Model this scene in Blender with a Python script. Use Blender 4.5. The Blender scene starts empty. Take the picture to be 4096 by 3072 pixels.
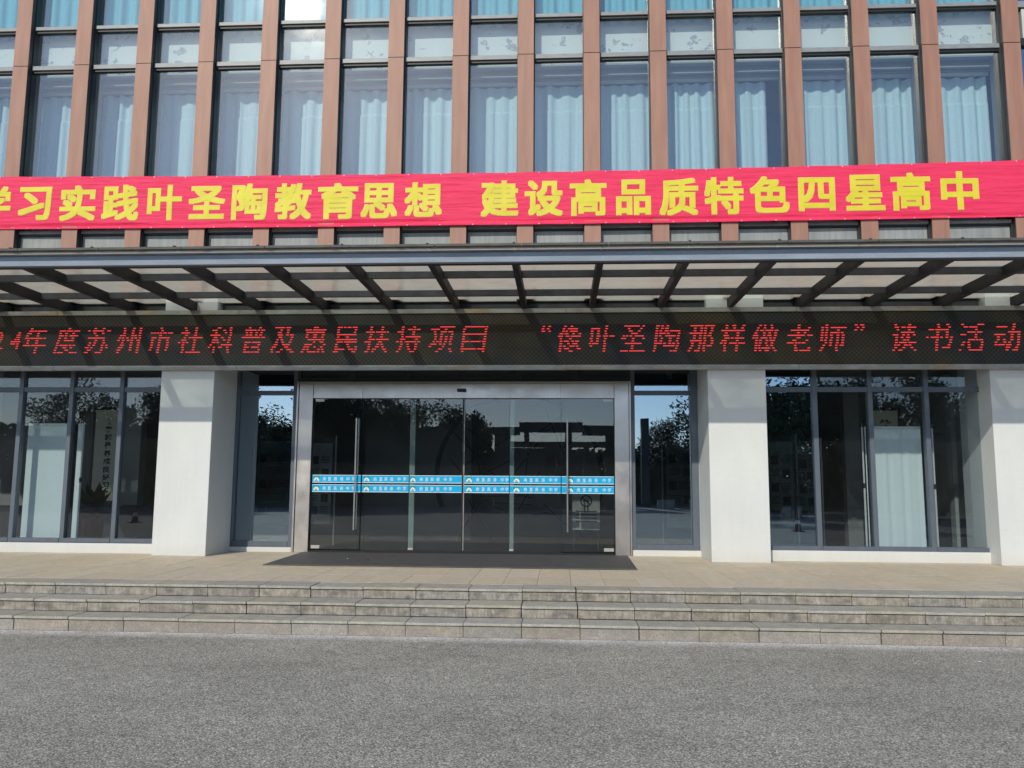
import bpy, bmesh, math, random
from mathutils import Matrix, Vector
R = math.radians
random.seed(7)
S = bpy.context.scene
col = S.collection

# ---------------------------------------------------------------- camera, sky, sun, exposure
cd = bpy.data.cameras.new('camera'); cam = bpy.data.objects.new('camera', cd); col.objects.link(cam)
_r = Vector((0.99829, 0.05817, 0.00645)); _d = Vector((-0.00063, 0.12083, -0.99267)); _f = Vector((-0.05853, 0.99097, 0.12066))
m = Matrix((_r, -_d, -_f)).transposed().to_4x4(); m.translation = (0, 0, 1.60)
cam.matrix_world = m
cd.sensor_width = 36; cd.lens = 28.916; cd.clip_start = 0.05; cd.clip_end = 2000
S.camera = cam
SUN = Vector((-0.2765, -0.8145, 0.510)).normalized()          # direction towards the sun
w = bpy.data.worlds.new('World'); S.world = w; w.use_nodes = True
wn = w.node_tree; bg = wn.nodes['Background']; sky = wn.nodes.new('ShaderNodeTexSky')
sky.sky_type = 'NISHITA'; sky.sun_disc = False
sky.sun_elevation = math.asin(SUN.z); sky.sun_rotation = math.atan2(SUN.x, SUN.y)
sky.air_density = .8; sky.dust_density = .35; sky.ozone_density = 2.2
wn.links.new(sky.outputs[0], bg.inputs[0]); bg.inputs[1].default_value = 0.15
sd = bpy.data.lights.new('sun', 'SUN'); so = bpy.data.objects.new('sun', sd); col.objects.link(so)
sd.energy = 2.7; sd.angle = R(0.55); sd.color = (1.0, 0.925, 0.78)
so.rotation_euler = SUN.to_track_quat('Z', 'Y').to_euler(); so.location = SUN * 60
S.view_settings.view_transform = 'Standard'; S.view_settings.look = 'None'
S.view_settings.exposure = 0.0; S.view_settings.gamma = 1.0; S.view_settings.use_curve_mapping = False
S.cycles.use_denoising = True
S.cycles.transparent_max_bounces = 24; S.cycles.max_bounces = 10; S.cycles.sample_clamp_indirect = 6

# ---------------------------------------------------------------- materials
def mat(name):
    mt = bpy.data.materials.new(name); mt.use_nodes = True
    nt = mt.node_tree; nt.nodes.clear()
    out = nt.nodes.new('ShaderNodeOutputMaterial')
    return mt, nt, out
def N(nt, t, **k):
    n = nt.nodes.new('ShaderNode' + t)
    for a, v in k.items():
        if a.startswith('i_'):
            n.inputs[a[2:].replace('_', ' ')].default_value = v
        else: setattr(n, a, v)
    return n
def pos(nt, scale=(1, 1, 1)):
    g = N(nt, 'NewGeometry'); mp = N(nt, 'Mapping'); mp.inputs['Scale'].default_value = scale
    nt.links.new(g.outputs['Position'], mp.inputs['Vector']); return mp.outputs[0]
def noise(nt, vec, scale, detail=4, rough=.55):
    n = N(nt, 'TexNoise'); n.inputs['Scale'].default_value = scale; n.inputs['Detail'].default_value = detail
    n.inputs['Roughness'].default_value = rough; nt.links.new(vec, n.inputs['Vector']); return n.outputs[0]
def ramp(nt, fac, stops):
    r = N(nt, 'ValToRGB'); e = r.color_ramp.elements
    while len(e) < len(stops): e.new(.5)
    for s, (p, c) in zip(e, stops):
        s.position = p; s.color = (*c, 1) if len(c) == 3 else c
    nt.links.new(fac, r.inputs[0]); return r.outputs[0]
def g3(v): return (v, v, v)
def mix(nt, a, b, f, mode='MIX'):
    x = N(nt, 'MixRGB', blend_type=mode)
    for s, v in ((0, f), (1, a), (2, b)):
        if isinstance(v, (int, float)): x.inputs[s].default_value = v
        elif isinstance(v, tuple): x.inputs[s].default_value = (*v, 1)
        else: nt.links.new(v, x.inputs[s])
    return x.outputs[0]
def bsdf(nt, out, color, rough=.6, metal=0, spec=.5, bump=None, bs=.3, bd=.01, **kw):
    p = N(nt, 'BsdfPrincipled')
    for s, v in (('Base Color', color), ('Roughness', rough), ('Metallic', metal), ('Specular IOR Level', spec)):
        if isinstance(v, (int, float)): p.inputs[s].default_value = v
        elif isinstance(v, tuple): p.inputs[s].default_value = (*v, 1)
        else: nt.links.new(v, p.inputs[s])
    if bump is not None:
        b = N(nt, 'Bump'); b.inputs['Strength'].default_value = bs; b.inputs['Distance'].default_value = bd
        nt.links.new(bump, b.inputs['Height']); nt.links.new(b.outputs[0], p.inputs['Normal'])
    nt.links.new(p.outputs[0], out.inputs[0]); return p
def objrand(nt):
    return N(nt, 'ObjectInfo').outputs['Random']
def varied(name, color, amt=.12, scale=6, rough=.6, metal=0, stretch=(1, 1, 1), orand=0., bs=.15, bd=.004, fine=60, spec=.5):
    mt, nt, out = mat(name); v = pos(nt, stretch)
    n1 = noise(nt, v, scale, 5); n2 = noise(nt, pos(nt), fine, 3)
    lo = tuple(c * (1 - amt) for c in color); hi = tuple(min(1, c * (1 + amt)) for c in color)
    c = ramp(nt, n1, [(.3, lo), (.7, hi)])
    c = mix(nt, c, ramp(nt, n2, [(.35, g3(1 - amt * .6)), (.65, g3(1 + amt * .2))]), 1.0, 'MULTIPLY')
    if orand:
        c = mix(nt, c, ramp(nt, objrand(nt), [(0, g3(1 - orand)), (1, g3(1))]), 1.0, 'MULTIPLY')
    bsdf(nt, out, c, rough, metal, spec, bump=n2, bs=bs, bd=bd)
    return mt
M = {}
# terracotta panels
def m_fin():
    mt, nt, out = mat('terracotta_panel')
    v = pos(nt, (3, 3, .35)); s = noise(nt, v, 3, 5)
    c = ramp(nt, s, [(.3, (.355, .185, .132)), (.55, (.415, .22, .158)), (.75, (.465, .258, .188))])
    f = noise(nt, pos(nt), 240, 2); c = mix(nt, c, ramp(nt, f, [(.3, g3(.88)), (.7, g3(1))]), 1., 'MULTIPLY')
    c = mix(nt, c, ramp(nt, objrand(nt), [(0, g3(.92)), (1, g3(1))]), 1., 'MULTIPLY')
    bsdf(nt, out, c, .5, 0, .4, bump=f, bs=.1, bd=.001); return mt
M['fin'] = m_fin()
M['fin_side'] = varied('bronze_side', (.05, .043, .042), .2, 4, .45)
M['frame'] = varied('slate_frame', (.105, .13, .165), .1, 5, .45, stretch=(2, 2, .6))
M['frame_dark'] = varied('dark_frame', (.03, .034, .04), .2, 5, .4)
M['transom'] = varied('silver_transom', (.27, .29, .30), .15, 6, .45, stretch=(1, 1, 4))
M['gasket'] = varied('black_gasket', (.012, .014, .017), .2, 5, .5)
M['steel'] = varied('canopy_steel', (.030, .032, .036), .25, 4, .6, spec=.25)
M['purlin'] = varied('purlin_paint', (.075, .08, .09), .25, 4, .55, spec=.3)
M['fascia'] = varied('fascia_paint', (.29, .345, .42), .12, 2.2, .7, stretch=(1, 1, 5), bs=.08, spec=.2)
M['gutter'] = varied('gutter_zinc', (.10, .10, .088), .3, 8, .7, stretch=(.6, 1, 4))
M['reveal'] = varied('reveal_grey', (.20, .18, .16), .1, 4, .6)
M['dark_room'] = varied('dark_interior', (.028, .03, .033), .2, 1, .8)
M['black'] = varied('black_plastic', (.015, .015, .017), .2, 6, .4)
M['white_metal'] = varied('white_metal', (.6, .6, .58), .06, 8, .35)
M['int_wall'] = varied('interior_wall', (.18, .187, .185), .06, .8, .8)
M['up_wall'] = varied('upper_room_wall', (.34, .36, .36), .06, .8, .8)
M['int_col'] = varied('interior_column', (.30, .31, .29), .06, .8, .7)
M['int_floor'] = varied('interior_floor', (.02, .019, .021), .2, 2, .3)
M['rubber'] = varied('rubber', (.02, .02, .022), .2, 10, .8)
def m_pier():
    mt, nt, out = mat('white_render')
    a = noise(nt, pos(nt, (1, 1, .6)), 1.3, 4); b = noise(nt, pos(nt, (1, 1, 2.5)), 9, 5, .7); f = noise(nt, pos(nt), 120, 3)
    c = ramp(nt, a, [(.3, (.64, .665, .66)), (.7, (.71, .735, .725))])
    c = mix(nt, c, ramp(nt, b, [(.28, g3(.93)), (.42, g3(1))]), 1., 'MULTIPLY')
    sc_ = noise(nt, pos(nt, (2.2, 2.2, 5)), 3.1, 8, .75); c = mix(nt, c, ramp(nt, sc_, [(.27, g3(.88)), (.33, g3(.98)), (.5, g3(1))]), 1., 'MULTIPLY')
    dr = noise(nt, pos(nt, (7, 7, .25)), 2.6, 5, .6); c = mix(nt, c, ramp(nt, dr, [(.30, g3(.975)), (.55, g3(1))]), 1., 'MULTIPLY')
    # grime near the ground
    g = N(nt, 'NewGeometry'); sx = N(nt, 'SeparateXYZ'); nt.links.new(g.outputs['Position'], sx.inputs[0])
    mr = N(nt, 'MapRange'); mr.inputs['From Min'].default_value = .40; mr.inputs['From Max'].default_value = .62
    mr.inputs['To Min'].default_value = .55; mr.inputs['To Max'].default_value = 0
    nt.links.new(sx.outputs[2], mr.inputs[0])
    mm = N(nt, 'Math', operation='MULTIPLY'); nt.links.new(mr.outputs[0], mm.inputs[0]); nt.links.new(b, mm.inputs[1])
    c = mix(nt, c, (.50, .44, .34), mm.outputs[0])
    bsdf(nt, out, c, .75, 0, .3, bump=f, bs=.25, bd=.003); return mt
M['pier'] = m_pier()
def m_plaster():
    mt, nt, out = mat('peeling_plaster')
    v = pos(nt, (1, 1, 1.2)); a = noise(nt, v, 2.6, 7, .62); b = noise(nt, v, 11, 5, .6)
    s = N(nt, 'Math', operation='MULTIPLY_ADD'); nt.links.new(b, s.inputs[0]); s.inputs[1].default_value = .35; nt.links.new(a, s.inputs[2])
    c = ramp(nt, s.outputs[0], [(.0, (.74, .76, .70)), (.76, (.74, .76, .70)), (.772, (.40, .41, .40)), (.82, (.42, .43, .42)), (.83, (.60, .62, .58)), (1, (.62, .64, .60))])
    bsdf(nt, out, c, .85, 0, .2, bump=s.outputs[0], bs=.5, bd=.02); return mt
M['plaster'] = m_plaster()
def m_backpanel():
    mt, nt, out = mat('grey_backing_panel')
    a = noise(nt, pos(nt, (9, 1, .5)), 2.2, 5); z = noise(nt, pos(nt), 1.5, 3)
    c = ramp(nt, a, [(.3, (.24, .26, .26)), (.62, (.32, .345, .34))]); c = mix(nt, c, ramp(nt, z, [(.3, g3(.85)), (.7, g3(1.1))]), 1., 'MULTIPLY')
    bsdf(nt, out, c, .5, 0, .4); return mt
M['backing'] = m_backpanel()
def schlick(nt, nrm=None, k=.5):
    # symmetric Fresnel of a thin sheet : the same from both sides
    g = N(nt, 'NewGeometry'); d = N(nt, 'VectorMath', operation='DOT_PRODUCT'); nt.links.new(g.outputs['Incoming'], d.inputs[0])
    nt.links.new(nrm if nrm is not None else g.outputs['Normal'], d.inputs[1])
    a = N(nt, 'Math', operation='ABSOLUTE'); nt.links.new(d.outputs['Value'], a.inputs[0])
    b = N(nt, 'Math', operation='SUBTRACT', use_clamp=True); b.inputs[0].default_value = 1; nt.links.new(a.outputs[0], b.inputs[1])
    p = N(nt, 'Math', operation='POWER'); nt.links.new(b.outputs[0], p.inputs[0]); p.inputs[1].default_value = 5
    m_ = N(nt, 'Math', operation='MULTIPLY_ADD'); nt.links.new(p.outputs[0], m_.inputs[0]); m_.inputs[1].default_value = .96 * k; m_.inputs[2].default_value = .04
    return m_.outputs[0]
def m_glass(name, base, tint, dust=0., wob=.02, rough=0., refl=(.92, .96, 1)):
    mt, nt, out = mat(name)
    ad = N(nt, 'Math', operation='ADD', use_clamp=True); nt.links.new(schlick(nt), ad.inputs[0]); ad.inputs[1].default_value = base
    b = N(nt, 'Bump'); b.inputs['Strength'].default_value = wob; b.inputs['Distance'].default_value = .02
    nt.links.new(noise(nt, pos(nt), 1.1, 2), b.inputs['Height'])
    tr = N(nt, 'BsdfTransparent'); tr.inputs[0].default_value = (*tint, 1)
    gl = N(nt, 'BsdfGlossy'); gl.inputs['Roughness'].default_value = rough; nt.links.new(b.outputs[0], gl.inputs['Normal'])
    gl.inputs['Color'].default_value = (*refl, 1)
    mx = N(nt, 'MixShader'); nt.links.new(ad.outputs[0], mx.inputs[0]); nt.links.new(tr.outputs[0], mx.inputs[1]); nt.links.new(gl.outputs[0], mx.inputs[2])
    sh = mx.outputs[0]
    if dust:
        df = N(nt, 'BsdfDiffuse'); df.inputs[0].default_value = (.55, .56, .56, 1)
        g2 = N(nt, 'BsdfGlossy'); g2.inputs['Roughness'].default_value = .13
        m0 = N(nt, 'MixShader'); m0.inputs[0].default_value = .10; nt.links.new(df.outputs[0], m0.inputs[1]); nt.links.new(g2.outputs[0], m0.inputs[2])
        m2 = N(nt, 'MixShader'); d = ramp(nt, noise(nt, pos(nt), 3.5, 5), [(.3, g3(dust * .5)), (.75, g3(dust * 1.4))])
        nt.links.new(d, m2.inputs[0]); nt.links.new(sh, m2.inputs[1]); nt.links.new(m0.outputs[0], m2.inputs[2]); sh = m2.outputs[0]
    nt.links.new(sh, out.inputs[0]); return mt
M['glass_up'] = m_glass('upper_window_glass', .06, (.93, .975, .99), .015, .012)
M['glass_clear'] = m_glass('clear_door_glass', .022, (.87, .91, .925), .008, .012)
M['glass_refl'] = m_glass('coated_glass', .26, (.66, .72, .76), .005, .02, 0., (.70, .86, 1))
def m_canopy_glass(name, clear):
    mt, nt, out = mat(name)
    tr = N(nt, 'BsdfTransparent'); tr.inputs[0].default_value = (.80, .88, .82, 1)
    tl = N(nt, 'BsdfTranslucent'); tl.inputs[0].default_value = (.95, .87, .72, 1)
    df = N(nt, 'BsdfDiffuse'); df.inputs[0].default_value = (.42, .40, .36, 1)
    gl = N(nt, 'BsdfGlossy'); gl.inputs['Roughness'].default_value = .12
    n = noise(nt, pos(nt), 2.2, 5)
    m1 = N(nt, 'MixShader'); m1.inputs[0].default_value = .18; nt.links.new(tl.outputs[0], m1.inputs[1]); nt.links.new(df.outputs[0], m1.inputs[2])
    m2 = N(nt, 'MixShader'); nt.links.new(ramp(nt, n, [(.3, g3(clear + .12)), (.7, g3(clear - .12))]), m2.inputs[0]); nt.links.new(m1.outputs[0], m2.inputs[1]); nt.links.new(tr.outputs[0], m2.inputs[2])
    class fr: outputs = [schlick(nt)]
    m3 = N(nt, 'MixShader'); nt.links.new(fr.outputs[0], m3.inputs[0]); nt.links.new(m2.outputs[0], m3.inputs[1]); nt.links.new(gl.outputs[0], m3.inputs[2])
    nt.links.new(m3.outputs[0], out.inputs[0]); return mt
M['cgc'] = m_glass('clear_canopy_underside', .0, (.97, .985, .975), 0, .01)
M['cg'] = m_canopy_glass('dusty_canopy_glass', .32); M['cg2'] = m_canopy_glass('shading_canopy_glass', .15)
def m_asphalt():
    mt, nt, out = mat('asphalt')
    v = pos(nt)
    vo = N(nt, 'TexVoronoi'); vo.inputs['Scale'].default_value = 98; nt.links.new(v, vo.inputs['Vector'])
    vr = N(nt, 'TexVoronoi'); vr.inputs['Scale'].default_value = 210; nt.links.new(v, vr.inputs['Vector'])
    h = N(nt, 'RGBToBW'); nt.links.new(vo.outputs['Color'], h.inputs[0])
    h2 = N(nt, 'RGBToBW'); nt.links.new(vr.outputs['Color'], h2.inputs[0])
    c = ramp(nt, h.outputs[0], [(.15, (.25, .235, .198)), (.40, (.43, .405, .345)), (.66, (.60, .566, .48)), (.90, (.92, .87, .74))])
    c = mix(nt, c, ramp(nt, h2.outputs[0], [(.2, g3(.72)), (.8, g3(1.2))]), .8, 'MULTIPLY')
    gap = ramp(nt, vo.outputs['Distance'], [(.25, g3(1)), (.75, g3(.5))])
    c = mix(nt, c, gap, .7, 'MULTIPLY')
    big = noise(nt, pos(nt, (1, 1.8, 1)), .55, 7, .62); c = mix(nt, c, ramp(nt, big, [(.28, g3(.80)), (.5, g3(.98)), (.72, g3(1.1))]), 1., 'MULTIPLY')
    st = noise(nt, pos(nt, (1, 1.6, 1)), 1.7, 6, .7); c = mix(nt, c, ramp(nt, st, [(.30, g3(.72)), (.37, g3(.96)), (.6, g3(1))]), 1., 'MULTIPLY')
    mid = noise(nt, v, 6, 4); c = mix(nt, c, ramp(nt, mid, [(.3, g3(.9)), (.7, g3(1.08))]), 1., 'MULTIPLY')
    # pale mortar dust along the foot of the steps
    sx = N(nt, 'SeparateXYZ'); nt.links.new(v, sx.inputs[0])
    mr = N(nt, 'MapRange'); mr.inputs['From Min'].default_value = 8.50; mr.inputs['From Max'].default_value = 8.76
    nt.links.new(sx.outputs[1], mr.inputs[0])
    gn = noise(nt, pos(nt, (1, 1, 1)), 2.3, 4); gm = N(nt, 'Math', operation='MULTIPLY'); nt.links.new(mr.outputs[0], gm.inputs[0])
    nt.links.new(ramp(nt, gn, [(.32, g3(.35)), (.55, g3(1))]), gm.inputs[1])
    cut = N(nt, 'Math', operation='LESS_THAN'); nt.links.new(sx.outputs[1], cut.inputs[0]); cut.inputs[1].default_value = 9.2
    gm2 = N(nt, 'Math', operation='MULTIPLY'); nt.links.new(gm.outputs[0], gm2.inputs[0]); nt.links.new(cut.outputs[0], gm2.inputs[1])
    pale = mix(nt, (.80, .77, .74), ramp(nt, h.outputs[0], [(.15, g3(.30)), (.5, g3(1))]), 1., 'MULTIPLY')
    c = mix(nt, c, pale, gm2.outputs[0])
    bsdf(nt, out, c, .85, 0, .3, bump=vo.outputs['Distance'], bs=.55, bd=-.006); return mt
M['asphalt'] = m_asphalt()
def m_granite(name, base, warm, dark, streak=False, sc=70, rv=(.92, 1.06), rs=(.7, 1.2)):
    mt, nt, out = mat(name); v = pos(nt)
    sp = noise(nt, v, sc, 3, .7); bl = noise(nt, pos(nt, (1, 1, 1)), 2.3, 5, .6); md = noise(nt, v, 9, 6, .65)
    c = mix(nt, base, warm, ramp(nt, bl, [(.35, g3(0)), (.65, g3(1))]))
    c = mix(nt, c, ramp(nt, sp, [(.3, g3(.62)), (.5, g3(1)), (.72, g3(1.35))]), 1., 'MULTIPLY')
    c = mix(nt, c, dark, ramp(nt, md, [(.40, g3(.0)), (.66, g3(.75))]))
    if streak:
        s1 = noise(nt, pos(nt, (5, 1, 1.2)), 5, 6, .7)
        c = mix(nt, c, (.50, .49, .45), ramp(nt, s1, [(.5, g3(0)), (.68, g3(.75))]))
        s3 = noise(nt, pos(nt, (9, 1, .7)), 4, 5, .6); c = mix(nt, c, (.20, .185, .16), ramp(nt, s3, [(.52, g3(0)), (.70, g3(.7))]))
        s2 = noise(nt, pos(nt, (2, 1, 3)), 4, 4); c = mix(nt, c, (.10, .10, .095), ramp(nt, s2, [(.48, g3(0)), (.72, g3(.7))]))
    hs = N(nt, 'HueSaturation'); r = objrand(nt)
    mr = N(nt, 'MapRange'); mr.inputs['To Min'].default_value = rv[0]; mr.inputs['To Max'].default_value = rv[1]; nt.links.new(r, mr.inputs[0])
    nt.links.new(mr.outputs[0], hs.inputs['Value']); nt.links.new(c, hs.inputs['Color'])
    m2 = N(nt, 'Math', operation='FRACT'); m3 = N(nt, 'Math', operation='MULTIPLY'); m3.inputs[1].default_value = 7.3; nt.links.new(r, m3.inputs[0]); nt.links.new(m3.outputs[0], m2.inputs[0])
    mr2 = N(nt, 'MapRange'); mr2.inputs['To Min'].default_value = rs[0]; mr2.inputs['To Max'].default_value = rs[1]; nt.links.new(m2.outputs[0], mr2.inputs[0]); nt.links.new(mr2.outputs[0], hs.inputs['Saturation'])
    bsdf(nt, out, hs.outputs[0], .75, 0, .35, bump=sp, bs=.3, bd=.003); return mt
M['tread'] = m_granite('granite_tread', (.45, .43, .365), (.47, .44, .36), (.31, .30, .26))
M['riser'] = m_granite('granite_riser', (.36, .335, .285), (.38, .34, .28), (.17, .158, .138), True)
M['riser_low'] = m_granite('granite_riser_warm', (.37, .335, .28), (.33, .305, .265), (.25, .23, .205))
M['tile'] = m_granite('terrace_tile', (.68, .575, .42), (.62, .54, .41), (.52, .465, .37), sc=110, rv=(.95, 1.03), rs=(.9, 1.08))
M['joint'] = varied('joint_mortar', (.10, .095, .085), .2, 20, .9)
def m_steel_brushed():
    mt, nt, out = mat('brushed_stainless')
    n = noise(nt, pos(nt, (60, 60, .8)), 6, 4); d = noise(nt, pos(nt), 3, 4)
    c = ramp(nt, n, [(.3, (.50, .47, .44)), (.7, (.64, .605, .57))]); r = ramp(nt, d, [(.3, g3(.28)), (.7, g3(.42))])
    bsdf(nt, out, c, r, 1., .5, bump=n, bs=.12, bd=.002); return mt
M['inox'] = m_steel_brushed()
def m_rail():
    mt, nt, out = mat('weathered_zinc_rail')
    a = noise(nt, pos(nt, (1, 1, 2)), 5, 6, .65); b = noise(nt, pos(nt, (.5, 1, 1.5)), 2.1, 5, .6)
    c = ramp(nt, a, [(.3, (.25, .255, .24)), (.6, (.36, .36, .335)), (.75, (.48, .47, .43))])
    c = mix(nt, c, (.36, .22, .09), ramp(nt, b, [(.55, g3(0)), (.68, g3(.75))]))
    bsdf(nt, out, c, .5, .25, .5, bump=a, bs=.2, bd=.004); return mt
M['rail'] = m_rail()
def m_screen():
    mt, nt, out = mat('led_matrix')
    v = pos(nt); b = N(nt, 'TexChecker'); b.inputs['Scale'].default_value = 1 / .036
    b.inputs['Color1'].default_value = (.042, .039, .026, 1); b.inputs['Color2'].default_value = (.014, .018, .019, 1)
    mp = N(nt, 'Mapping'); mp.inputs['Location'].default_value = (.003, .013, .007); nt.links.new(v, mp.inputs[0]); nt.links.new(mp.outputs[0], b.inputs['Vector'])
    w2 = N(nt, 'TexVoronoi'); w2.inputs['Scale'].default_value = 60; w2.inputs['Randomness'].default_value = 0; nt.links.new(v, w2.inputs['Vector'])
    c = mix(nt, b.outputs[0], (.03, .038, .014), ramp(nt, w2.outputs['Distance'], [(.0, g3(.7)), (.3, g3(.0))]))
    n = noise(nt, pos(nt, (1, 1, 1)), .7, 3); c = mix(nt, c, ramp(nt, n, [(.35, (.75, .9, 1.3)), (.65, (1.5, 1.15, .8))]), 1., 'MULTIPLY')
    bsdf(nt, out, c, .55, 0, .35); return mt
M['led'] = m_screen()
def m_emit(name, c, s):
    mt, nt, out = mat(name); e = N(nt, 'Emission'); e.inputs[0].default_value = (*c, 1); e.inputs[1].default_value = s
    nt.links.new(e.outputs[0], out.inputs[0]); return mt
M['led_on'] = m_emit('lit_red_led', (1, .07, .07), 1.1)
def m_banner():
    mt, nt, out = mat('pink_banner_cloth')
    a = noise(nt, pos(nt, (.9, 1, 9)), 2.2, 6, .65); bq = noise(nt, pos(nt, (.35, 1, 6)), 3, 4)
    c = ramp(nt, a, [(.3, (.80, .030, .10)), (.55, (.90, .044, .13)), (.8, (.93, .055, .15))])
    s = N(nt, 'Math', operation='ADD'); nt.links.new(a, s.inputs[0]); nt.links.new(bq, s.inputs[1])
    p = bsdf(nt, out, c, .55, 0, .3, bump=s.outputs[0], bs=.45, bd=.045)
    return mt
M['banner'] = m_banner()
M['yellow'] = varied('yellow_print', (.74, .65, .03), .06, 6, .55)
M['yellow_edge'] = varied('pale_print_edge', (.88, .70, .25), .03, 6, .55)
def m_cloth(name, c1, c2, tl=.3):
    mt, nt, out = mat(name)
    n = noise(nt, pos(nt), 35, 3); c = ramp(nt, n, [(.3, c1), (.7, c2)])
    p = bsdf(nt, out, c, .85, 0, .15, bump=n, bs=.1, bd=.003)
    t = N(nt, 'BsdfTranslucent'); nt.links.new(c, t.inputs[0]); x = N(nt, 'MixShader'); x.inputs[0].default_value = tl
    nt.links.new(p.outputs[0], x.inputs[1]); nt.links.new(t.outputs[0], x.inputs[2]); nt.links.new(x.outputs[0], out.inputs[0]); return mt
M['curtain'] = m_cloth('pale_blue_curtain', (.55, .72, .765), (.63, .785, .82), .10)
M['curtain2'] = m_cloth('turquoise_curtain', (.25, .62, .72), (.30, .68, .76), .2)
M['screen_cloth'] = m_cloth('screen_cloth', (.76, .84, .85), (.80, .88, .88), .1)
M['mat'] = None
def m_mat():
    mt, nt, out = mat('ribbed_mat')
    wv = N(nt, 'TexWave'); wv.inputs['Scale'].default_value = 14; wv.bands_direction = 'X'; nt.links.new(pos(nt), wv.inputs['Vector'])
    n = noise(nt, pos(nt), 8, 5); c = mix(nt, ramp(nt, n, [(.3, (.07, .067, .07)), (.7, (.105, .10, .102))]), ramp(nt, wv.outputs[0], [(.2, g3(.6)), (.8, g3(1.3))]), .7, 'MULTIPLY')
    bsdf(nt, out, c, .7, 0, .4, bump=wv.outputs[0], bs=.5, bd=.006); return mt
M['mat'] = m_mat()
M['blue'] = varied('blue_vinyl', (.0, .43, .80), .04, 6, .35)
M['white'] = varied('white_vinyl', (.78, .82, .82), .03, 6, .4)
M['green'] = varied('green_vinyl', (.0, .27, .17), .04, 6, .4)
M['patch'] = varied('patch_fitting', (.55, .53, .48), .08, 9, .3, .3)
M['edgeglass'] = varied('glass_edge', (.20, .27, .24), .12, 3, .3)
M['paper'] = varied('scroll_paper', (.80, .78, .62), .06, 3, .8)
M['ink'] = varied('ink', (.02, .02, .02), .2, 10, .7)
M['brown'] = varied('dark_wood', (.05, .03, .025), .2, 8, .5)
M['board'] = varied('poster_print', (.26, .27, .25), .25, 4, .6)
M['leaf_int'] = varied('plant_leaf', (.02, .035, .02), .3, 8, .5)
M['pot'] = varied('red_pot', (.14, .02, .03), .2, 5, .4)
M['leafy'] = varied('foliage', (.035, .065, .018), .5, 2.5, .6, orand=.2)
M['bark'] = varied('bark', (.06, .048, .038), .3, 9, .9)
M['brick_dark'] = varied('dark_stone', (.055, .055, .06), .2, 2, .7)
M['rooftile'] = varied('roof_tile', (.045, .047, .052), .2, 9, .7)
M['concrete'] = varied('planter_stone', (.3, .29, .27), .12, 5, .8)
M['orange'] = varied('cone_orange', (.14, .04, .022), .1, 8, .5)
M['cloth_dark'] = varied('dark_clothes', (.03, .032, .04), .2, 8, .8)
M['cloth_pale'] = varied('pale_shirt', (.35, .36, .38), .1, 8, .8)
M['skin'] = varied('skin', (.38, .22, .15), .08, 8, .6)
M['leafdry'] = varied('dry_leaf', (.45, .22, .08), .2, 9, .7)
M['paving'] = varied('plaza_paving', (.28, .27, .25), .15, .8, .8)

# ---------------------------------------------------------------- mesh helpers
class MB:
    def __init__(s): s.v = []; s.f = []; s.mi = []
    def quad(s, pts, mi=0):
        b = len(s.v); s.v += [tuple(p) for p in pts]; s.f.append(tuple(range(b, b + len(pts)))); s.mi.append(mi)
    def box(s, x0, x1, y0, y1, z0, z1, mi=0, mif=None):
        b = len(s.v)
        s.v += [(x0, y0, z0), (x1, y0, z0), (x1, y1, z0), (x0, y1, z0), (x0, y0, z1), (x1, y0, z1), (x1, y1, z1), (x0, y1, z1)]
        F = [(0, 3, 2, 1), (4, 5, 6, 7), (0, 1, 5, 4), (2, 3, 7, 6), (1, 2, 6, 5), (3, 0, 4, 7)]
        for i, f in enumerate(F):
            s.f.append(tuple(b + k for k in f)); s.mi.append(mif if (mif is not None and i == 2) else mi)
    def tube(s, p0, p1, r0, r1=None, n=8, mi=0, caps=True):
        r1 = r0 if r1 is None else r1
        p0, p1 = Vector(p0), Vector(p1); d = (p1 - p0).normalized()
        a = d.orthogonal().normalized(); c = d.cross(a); b = len(s.v)
        for p, r in ((p0, r0), (p1, r1)):
            for k in range(n):
                t = 2 * math.pi * k / n; s.v.append(tuple(p + (a * math.cos(t) + c * math.sin(t)) * r))
        for k in range(n): s.f.append((b + k, b + (k + 1) % n, b + n + (k + 1) % n, b + n + k)); s.mi.append(mi)
        if caps: s.f.append(tuple(b + k for k in reversed(range(n)))); s.mi.append(mi); s.f.append(tuple(b + n + k for k in range(n))); s.mi.append(mi)
    def mesh(s, name, mats):
        me = bpy.data.meshes.new(name); me.from_pydata(s.v, [], s.f)
        for m_ in (mats if isinstance(mats, (list, tuple)) else [mats]): me.materials.append(m_)
        if any(s.mi): me.polygons.foreach_set('material_index', s.mi)
        me.update(); return me
    def build(s, name, mats, parent=None, bevel=0, smooth=False, **k):
        me = s.mesh(name, mats)
        if bevel:
            bm = bmesh.new(); bm.from_mesh(me)
            bmesh.ops.bevel(bm, geom=bm.edges[:], offset=bevel, segments=1, affect='EDGES'); bm.to_mesh(me); bm.free()
        if smooth: me.polygons.foreach_set('use_smooth', [True] * len(me.polygons))
        return link(name, me, parent, **k)
def link(name, me, parent=None, loc=None, label=None, cat=None, group=None, kind=None):
    o = bpy.data.objects.new(name, me); col.objects.link(o)
    if parent: o.parent = parent
    if loc: o.location = loc
    for k, v in (('label', label), ('category', cat), ('group', group), ('kind', kind)):
        if v: o[k] = v
    return o
def empty(name, label=None, cat=None, group=None, kind=None, loc=None):
    o = link(name, None, None, loc, label, cat, group, kind); o.empty_display_size = .2; return o
def box(name, mats, x0, x1, y0, y1, z0, z1, parent=None, bevel=0, mif=None, **k):
    b = MB(); b.box(x0, x1, y0, y1, z0, z1, 0, mif); return b.build(name, mats, parent, bevel, **k)
_gc = {}
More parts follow.
